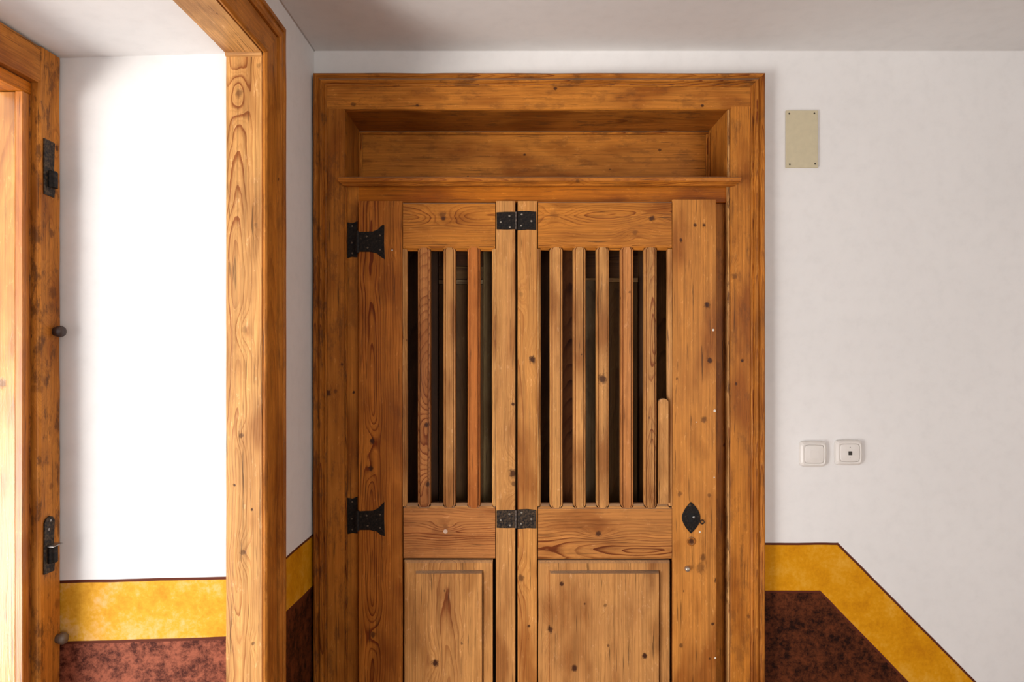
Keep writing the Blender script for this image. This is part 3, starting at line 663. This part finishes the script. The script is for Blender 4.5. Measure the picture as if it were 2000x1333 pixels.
# square hinges joining the two leaves
def square_hinge(y0, y1, y2, y3, mat):
    yf = YD-0.002; P = lambda px, py: (X_(px, yf), Z_(py, yf))
    h_ = plate('leaf_hinge', [P(969.5, y0+1), P(988, y0), P(1006.5, y0), P(1006.5, y1), P(990, y1+.5), P(970, y1)], yf, YD, mat, DR)
    plate('hinge_plate', [P(1011, y2), P(1030, y2-1), P(1047, y2+1), P(1047.5, y3), P(1030, y3-.5), P(1011, y3+1)], yf, YD, mat, h_)
    n_ = 10; vs, fs = [], []; xk = X_(1007.8, YD); r_ = 0.0028; za, zc = Z_(y1, YD), Z_(y0, YD)
    for i in range(2):
        for j in range(n_):
            a = 2*math.pi*j/n_; vs.append((xk+r_*math.cos(a), YD-0.0008+r_*math.sin(a), za if i == 0 else zc))
    fs = [(j, (j+1) % n_, n_+(j+1) % n_, n_+j) for j in range(n_)]+[tuple(range(n_)), tuple(n_+j for j in range(n_))]
    link('hinge_knuckle', vs, fs, iron('knuckle_iron', (.05, .04, .035), (.2, .15, .12)), h_)
    mt = plain('nail_head', (0.24, 0.21, 0.17), 0.4, 0.5)
    for px, py in ((978, y0+20), (996, y0+30), (995, y0+8), (1019, y2+6), (1038, y2+19), (1018, y2+28)):
        stud('nail', X_(px, yf), yf+0.0002, Z_(py, yf), 0.0030, mt, h_, h=0.0012)
square_hinge(414, 448, 413, 449, IRON)
square_hinge(997, 1032, 996, 1033, IRON2)

# keyhole escutcheon, lens shaped
ye = YD-0.0022
pts = []
for i in range(17):
    t = -1+2*i/16; pts.append((1349.5+18.5*(1-abs(t)**1.9), 1012+31*t))
for i in range(1, 16):
    t = 1-2*i/16; pts.append((1349.5-17.5*(1-abs(t)**1.7), 1012+31*t))
es = plate('escutcheon', [(X_(a, ye), Z_(b, ye)) for a, b in pts], ye, YD, IRON, DR)
blk = plain('keyhole_dark', (0.004, 0.003, 0.003), 0.9)
kh = [(1345, 1002), (1353, 1002), (1355, 1008), (1352, 1013), (1353, 1021), (1345, 1021), (1346, 1013), (1343, 1008)]
plate('keyhole', [(X_(a, ye), Z_(b, ye)) for a, b in kh], ye-0.0003, ye+0.0005, blk, es)
steel = plain('rubbed_steel', (0.30, 0.28, 0.26), 0.35, 0.8)
stud('nail', X_(1348, ye), ye, Z_(987, ye), 0.005, IRON2, es, h=0.0025)
stud('nail', X_(1349, ye), ye, Z_(1036, ye), 0.003, IRON2, es, h=0.0015)
stud('cover_pivot', X_(1355, ye), ye, Z_(1011, ye), 0.0035, steel, es, h=0.002)
# small ring screwed into the stile beside it
def torus(name, c, R_, r_, mat, parent, n=20, k=8):
    vs, fs = [], []
    for i in range(n):
        a = 2*math.pi*i/n
        for j in range(k):
            b = 2*math.pi*j/k; q = R_+r_*math.cos(b)
            vs.append((c[0]+q*math.cos(a), c[1]+r_*math.sin(b), c[2]+q*math.sin(a)))
    for i in range(n):
        for j in range(k):
            fs.append((i*k+j, i*k+(j+1) % k, ((i+1) % n)*k+(j+1) % k, ((i+1) % n)*k+j))
    return link(name, vs, fs, mat, parent, smooth=True)
torus('screw_eye', (X_(1371, YD), YD-0.002, Z_(1020, YD)), 0.0055, 0.0016, IRON2, DR)
torus('knob_hole_rim', (X_(1350, YD), YD-0.0006, Z_(1058, YD)), 0.0105, 0.0022, wood('XZY', 140, DARKH, grime=.8), DR)
lathe('bolt_stub', (X_(1342, YD), YD+0.001, Z_(1111, YD)), 'Y', [(0, .0075), (.004, .0078), (.009, .0072), (.012, .005), (.013, .001)], plain('dull_nickel', (0.42, 0.36, 0.30), 0.35, 0.7), DR)
stud('paint_fleck', X_(870, YD), YD+0.001, Z_(1039, YD), 0.0062, plain('filler_plaster', (0.55, 0.38, 0.28), 0.8), DR, h=0.0012)
for px, py, r_ in ((1393, 645, .0035), (1396, 803, .0040), (1397, 1286, .0030), (766, 489, .0028), (1395, 933, .002), (1367, 1040, .003), (1360, 825, .0015)):
    stud('paint_fleck', X_(px, YD), YD+0.0004, Z_(py, YD), r_, plain('old_white_paint', (0.75, 0.68, 0.58), 0.7), DR, h=0.0012)

# ------------------------------------------------------------------ casing and lining of the window niche
NCs = empty('trim_2', (XL, 0.95, 0), 'honey pine casing and lining round the bright window niche', 'niche casing', 'structure')
fy, ny, hz = 1.537, 0.15, H+0.650      # inner edges of the casing
ws, wh = 0.131, 0.113
XF = -0.556
cprof = [(0.0, -0.004), (0.0, 0.000), (0.02, 0.0035), (0.055, 0.0048), (0.085, 0.0035), (0.10, 0.0005), (0.108, -0.002), (0.12, 0.0), (0.60, 0.0), (0.605, -0.0022), (0.63, -0.0022), (0.635, 0.004), (0.70, 0.007), (0.78, 0.007), (0.80, 0.003), (0.84, 0.003), (0.86, 0.007), (0.96, 0.006), (1.0, 0.003), (1.0, -0.0225), (0.28, -0.0225), (0.28, -0.004)]
def casing(kind, mat):
    vs, fs = [], []; n = len(cprof)
    if kind == 'far': N = 60; path = lambda t, i: (fy+ws*t, None)
    N = 60
    for i in range(N+1):
        s_ = i/N
        for k, (t, h) in enumerate(cprof):
            jx = 0.0007*noise.noise(Vector((s_*22, k*.7, 3)))
            jt = 0.0010*noise.noise(Vector((s_*18, k*.15, 8)))
            if kind == 'far': z = 0.004+(hz+wh*t-0.004)*s_; vs.append((XF+h+jx, fy+ws*t+jt, z))
            elif kind == 'near': z = 0.004+(hz+wh*t-0.004)*s_; vs.append((XF+h+jx, ny-ws*t-jt, z))
            else:
                y0, y1 = ny-ws*t, fy+ws*t; vs.append((XF+h+jx, y0+(y1-y0)*s_, hz+wh*t+jt))
    for i in range(N):
        for j in range(n):
            k = (j+1) % n; fs.append((i*n+j, i*n+k, (i+1)*n+k, (i+1)*n+j))
    fs.append(tuple(range(n))); fs.append(tuple(N*n+j for j in range(n)))
    return link('head_casing' if kind == 'head' else 'side_casing', vs, fs, mat, NCs)
casing('far', wood('YZX', 120, HONEY, freq=120, u0=-0.02, d0=.04, grime=.3, strength=.7))
casing('near', wood('YZX', 121, HONEY, freq=120, grime=.3))
casing('head', wood('ZYX', 122, HONEY, freq=120, u0=0.1, grime=.4, strength=.6))
# lining boards (far jamb board faces the camera)
yj = 1.5405
sd = 130.0
zl_ = H+0.649
kn = [(px, py, R_, st) for px, py, R_, st in ((467, 182, 8, .45), (505, 128, 5, .3), (477, 645, 7, .25), (471, 852, 5, .6), (500, 440, 4, .25), (458, 948, 3, .8), (492, 996, 3, .8), (475, 1079, 6, .6), (494, 1258, 4, .6), (501, 438, 3, .3))]
lx0, lx1 = -0.6457, -0.5635
kk = [(X_(a, yj)-(lx0+lx1)/2, Z_(b, yj)-(0.004+zl_)/2, R_*yj/F, st) for a, b, R_, st in kn]
extrude('jamb_lining', crect(lx0, lx1, yj, 1.572, .0015), 'Z', 0.004, zl_, wood('XZY', sd, LIGHT, u0=-0.012, d0=.010, slope=.035, wob=.06, freq=165, strength=1.35, grime=.08, knots=kk), NCs, amp=.0004, seed=5)
extrude('jamb_lining', crect(lx0, lx1, 0.116, 0.147, .0015), 'Z', 0.004, zl_, wood('XZY', 131, LIGHT), NCs, amp=.0004, seed=6)
extrude('head_lining', [(lx0, zl_+0.0005), (lx1, zl_+0.0005), (lx1, zl_+0.016), (lx0, zl_+0.016)], 'Y', 0.147, yj-0.0005, wood('XYZ', 132, LIGHT, u0=.1, freq=90, strength=.5, grime=.2), NCs, amp=.0004, seed=7)
extrude('corner_fillet', [(yj-0.004, zl_-0.006), (yj-0.0003, zl_-0.007), (yj-0.0003, zl_+0.0003), (yj-0.006, zl_+0.0003)], 'X', lx0, lx1, wood('ZXY', 133, LIGHT, strength=.3), NCs, amp=.0003)

# ------------------------------------------------------------------ window frame in the niche, with an opened leaf
WX = -1.017
WF = empty('window_1', (-1.06, 0.95, 0), 'dark stained pine window frame filling the outer side of the niche', 'window', 'structure')
def yl_(px, X): return -X*F/(1000.0-px)
fk = []
for px, py, R_, st in ((111, 290, 8, .75), (100, 455, 10, .55), (103, 572, 16, .45), (100, 600, 14, .35), (90, 745, 12, .45), (80, 760, 9, .35), (104, 370, 9, .3), (100, 950, 8, .4), (112, 1180, 12, .3)):
    y_ = yl_(px, WX); fk.append((y_-1.5045, H-(py-666.5)*y_/F-(0.004+H+0.636)/2, R_*y_/F*.8, st))
extrude('frame_post', [(p[1], p[0]) for p in crect(1.470, 1.539, -1.108, WX, .004)], 'Z', 0.004, H+0.636, wood('YZX', 150, HONEY, freq=100, u0=.05, d0=.05, strength=.55, grime=.75, knots=fk), WF, amp=.0012, seed=11)
extrude('frame_post', [(p[1], p[0]) for p in crect(0.147, 0.215, -1.108, WX, .004)], 'Z', 0.004, H+0.636, wood('YZX', 151, HONEY, grime=.7), WF, amp=.0012, seed=12)
extrude('head_beam', crect(-1.108, WX+.001, H+0.5575, H+0.637, .004), 'Y', 0.2155, 1.4695, wood('ZYX', 152, HONEY, freq=100, u0=.2, strength=.5, grime=.3), WF, amp=.0008, seed=13)
extrude('head_rail', crect(-1.100, WX-0.018, H+0.530, H+0.5570, .002), 'Y', 0.2155, 1.4685, wood('ZYX', 153, ORANGE, freq=130, u0=.1, strength=.6, grime=.15), WF, amp=.0004, seed=14)
# rebate strip between post and leaf
extrude('rebate_strip', [(p[1], p[0]) for p in crect(1.4640, 1.4698, -1.100, WX-0.017, .001)], 'Z', 0.004, H+0.5295, wood('YZX', 154, DARKH, grime=.9), WF, amp=.0003)
# opened leaf: edge stile + face seen through the opening
LF = empty('window_2', (-1.21, 1.455, 0.02), 'glossy light pine window leaf folded open outside, at the left edge of the photo', 'window leaf', 'structure')
ly0 = 1.4440
lt = H+0.5285
extrude('leaf_stile', crect(-1.052, WX-0.018, ly0, 1.4635, .0015), 'Z', 0.012, lt, wood('XZY', 160, ((0.56, 0.22, 0.06), (.3, .09, .025)), freq=100, u0=.1, strength=.35, grime=.15, rough=.3), LF, amp=.0003, seed=15)
extrude('leaf_panel', crect(-1.36, -1.0522, ly0+0.0018, 1.4630, .001), 'Z', 0.012, lt-0.001, wood('XZY', 161, ((0.66, 0.33, 0.11), (.38, .14, .04)), freq=60, u0=.15, d0=.0, strength=.45, grime=.05, rough=.22,
        knots=[(1.0522-1.075+.15, 0.45, .010, .6)]), LF, amp=.0003, seed=16)
extrude('leaf_stile', crect(-1.41, -1.3602, ly0, 1.4635, .0015), 'Z', 0.012, lt, wood('XZY', 162, LIGHT), LF, amp=.0003, seed=17)
yk = yl_(60.5, WX-0.018)
stud('screw_hole', WX-0.018, yk, Z_(657, yk), 0.0045, blk, LF, h=0.0006, axis='X', sgn=1)

# iron fittings on the post
def catch(py0, py1, pyb, pyc, rounded, label, wx=WX):
    y0, y1 = yl_(84, wx), yl_(104.5, wx); ym = (y0+y1)/2
    zt_, zb_ = H-(py0-666.5)*ym/F, H-(py1-666.5)*ym/F; zu, zd = H-(pyb-666.5)*ym/F, H-(pyc-666.5)*ym/F
    pts = [(y0, zb_), (y1-.002, zb_-.002), (y1, zd), (y1-.003, zu), (y1-.001, zt_-.012)]
    pts += [((y0+y1)/2+.010, zt_-.003), ((y0+y1)/2, zt_), (y0+.006, zt_-.003), (y0+.001, zt_-.012)] if rounded else [(y1, zt_), (y0, zt_+.002)]
    n = len(pts); xx = wx+0.0035
    vs = [(wx+.0002, a, b) for a, b in pts]+[(xx, a, b) for a, b in pts]
    o = link('pintle_plate', vs, [tuple(range(n)), tuple(range(2*n-1, n-1, -1))]+[(j, (j+1) % n, n+(j+1) % n, n+j) for j in range(n)], IRON2, WF)
    # folded socket
    n_ = 12; vs, fs = [], []; r_ = 0.0125; cx, cy = wx+0.006, (y0+y1)/2+.005
    for i in range(3):
        for j in range(n_):
            a = 2*math.pi*j/n_; k = 1.0 if i < 2 else .8
            vs.append((cx+r_*.75*k*math.cos(a), cy+r_*k*math.sin(a), [zd, zu-.003, zu][i]))
    for i in range(2): fs += [(i*n_+j, i*n_+(j+1) % n_, (i+1)*n_+(j+1) % n_, (i+1)*n_+j) for j in range(n_)]
    fs += [tuple(range(n_)), tuple(2*n_+j for j in range(n_))]
    link('pintle_socket', vs, fs, IRON, o)
    if rounded:
        stud('nail', xx, ym+.003, zt_-.010, .003, steel, o, h=.001, axis='X', sgn=1); stud('nail', xx, ym-.003, zt_-.028, .003, steel, o, h=.001, axis='X', sgn=1)
        lathe_pts = []
        torus_o = boxmesh('pin_rim', cx-.009, cx+.012, cy-.014, cy+.016, zu, zu+.0025, steel, o, bev=.001)
    o['label'] = label
catch(276, 382, 334, 366, False, 'upper black iron plate with socket')
catch(1009, 1118, 1068, 1100, True, 'lower black iron plate with bright-rimmed socket')
for px, py, r_, lb in ((108, 648, .0125, 'dark round wooden peg half way up the post'), (113, 1247, .0125, 'grey round knob low on the post')):
    y_ = yl_(px, WX); ob = lathe('round_peg', (WX-.002, y_-.002, H-(py-666.5)*y_/F), 'X', [(0, r_*.8), (.006, r_*.75), (.010, r_), (.017, r_*1.02), (.022, r_*.8), (.024, r_*.3)],
                                 plain('aged_peg', (0.05, 0.03, 0.025) if r_ and py < 700 else (0.16, 0.12, 0.09), .45, .2), WF); ob['label'] = lb

# ------------------------------------------------------------------ fittings on the wall right of the door
ivory = plain('ivory_plastic', (0.56, 0.49, 0.33), 0.45, var=.04)
whitep = plain('white_plastic', (0.74, 0.70, 0.66), 0.30, var=.01)
def cover():
    y = 1.995; x0, x1, z1, z0 = X_(1535, y), X_(1597, y), Z_(216, y), Z_(328, y)
    e = empty('cover_plate', ((x0+x1)/2, YW, z0), 'beige rectangular blank cover plate screwed high on the white wall right of the door', 'cover plate')
    boxmesh('plate', x0, x1, y-0.002, YW-0.0003, z0, z1, ivory, e, bev=.0012)
    mt = plain('dark_screw', (0.05, 0.04, 0.03), .5, .4)
    for px, py in ((1541, 222.5), (1590, 222), (1542, 321.5), (1591.5, 320.5)): stud('screw', X_(px, y), y-.0019, Z_(py, y), .0027, mt, e, h=.0008)
cover()
def wall_fitting(name, px0, px1, py0, py1, label, cat, blank):
    yb = YW-0.0003; yf = YW-0.013
    x0, x1, z1, z0 = X_(px0, 1.99), X_(px1, 1.99), Z_(py0, 1.99), Z_(py1, 1.99)
    cx, cz = (x0+x1)/2, (z0+z1)/2
    e = empty(name, (cx, YW, z0), label, cat, group=None)
    # frame: bulged square rings
    def sq(s, y, bulge=0.03):
        o = []
        for i in range(32):
            t = i/32*4; k = int(t); f_ = (t-k)*2-1
            r_ = 1.0+bulge*(1-f_*f_)
            cr = 0.94 if abs(f_) > .93 else 1.0
            p = [(f_, -r_), (r_, f_), (-f_, r_), (-r_, -f_)][k]
            o.append((cx+p[0]*s*(x1-x0)/2*cr, y, cz+p[1]*s*(z1-z0)/2*cr))
        return o
    rings = [sq(.97, yb), sq(.97, yb-.004), sq(.93, yb-.009), sq(.80, yf), sq(.70, yf+.0005), sq(.69, yf+.003), sq(.60, yf+.0035)]
    vs = [p for r_ in rings for p in r_]; fs = []
    for q in range(len(rings)-1):
        for j in range(32): fs.append((q*32+j, q*32+(j+1) % 32, (q+1)*32+(j+1) % 32, (q+1)*32+j))
    fs.append(tuple(range(32))); fs.append(tuple((len(rings)-1)*32+j for j in range(32)))
    link('frame', vs, fs, whitep, e)
    rings = [sq(.675, yf+.0034, .05), sq(.675, yf+.0005, .05), sq(.64, yf-.0012, .05), sq(.3, yf-.0022, .02)]
    vs = [p for r_ in rings for p in r_]; fs = []
    for q in range(len(rings)-1):
        for j in range(32): fs.append((q*32+j, q*32+(j+1) % 32, (q+1)*32+(j+1) % 32, (q+1)*32+j))
    fs.append(tuple(range(32))); fs.append(tuple((len(rings)-1)*32+j for j in range(32)))
    ct = link('blank_insert' if blank else 'socket_insert', vs, fs, whitep, e)
    if not blank:
        boxmesh('port', cx-.0052, cx+.0052, yf-.0032, yf+.001, cz-.006, cz+.005, plain('port_dark', (.03, .025, .02), .6), ct, bev=.0006)
        gm = plain('grey_dot', (.35, .33, .31), .5)
        stud('screw', cx, yf-.0018, cz+.0165, .0016, gm, ct, h=.0006)
        stud('screw', cx, yf-.0018, cz-.0125, .0013, gm, ct, h=.0006)
wall_fitting('light_switch', 1563, 1616, 862, 913, 'white square switch plate with a plain insert, the left of the pair beside the door', 'switch', True)
wall_fitting('wall_socket', 1632, 1686, 860, 910, 'white square wall socket with a small dark port in its centre', 'socket', False)

for o in bpy.data.objects:
    if '_w' in o.keys(): del o['_w']
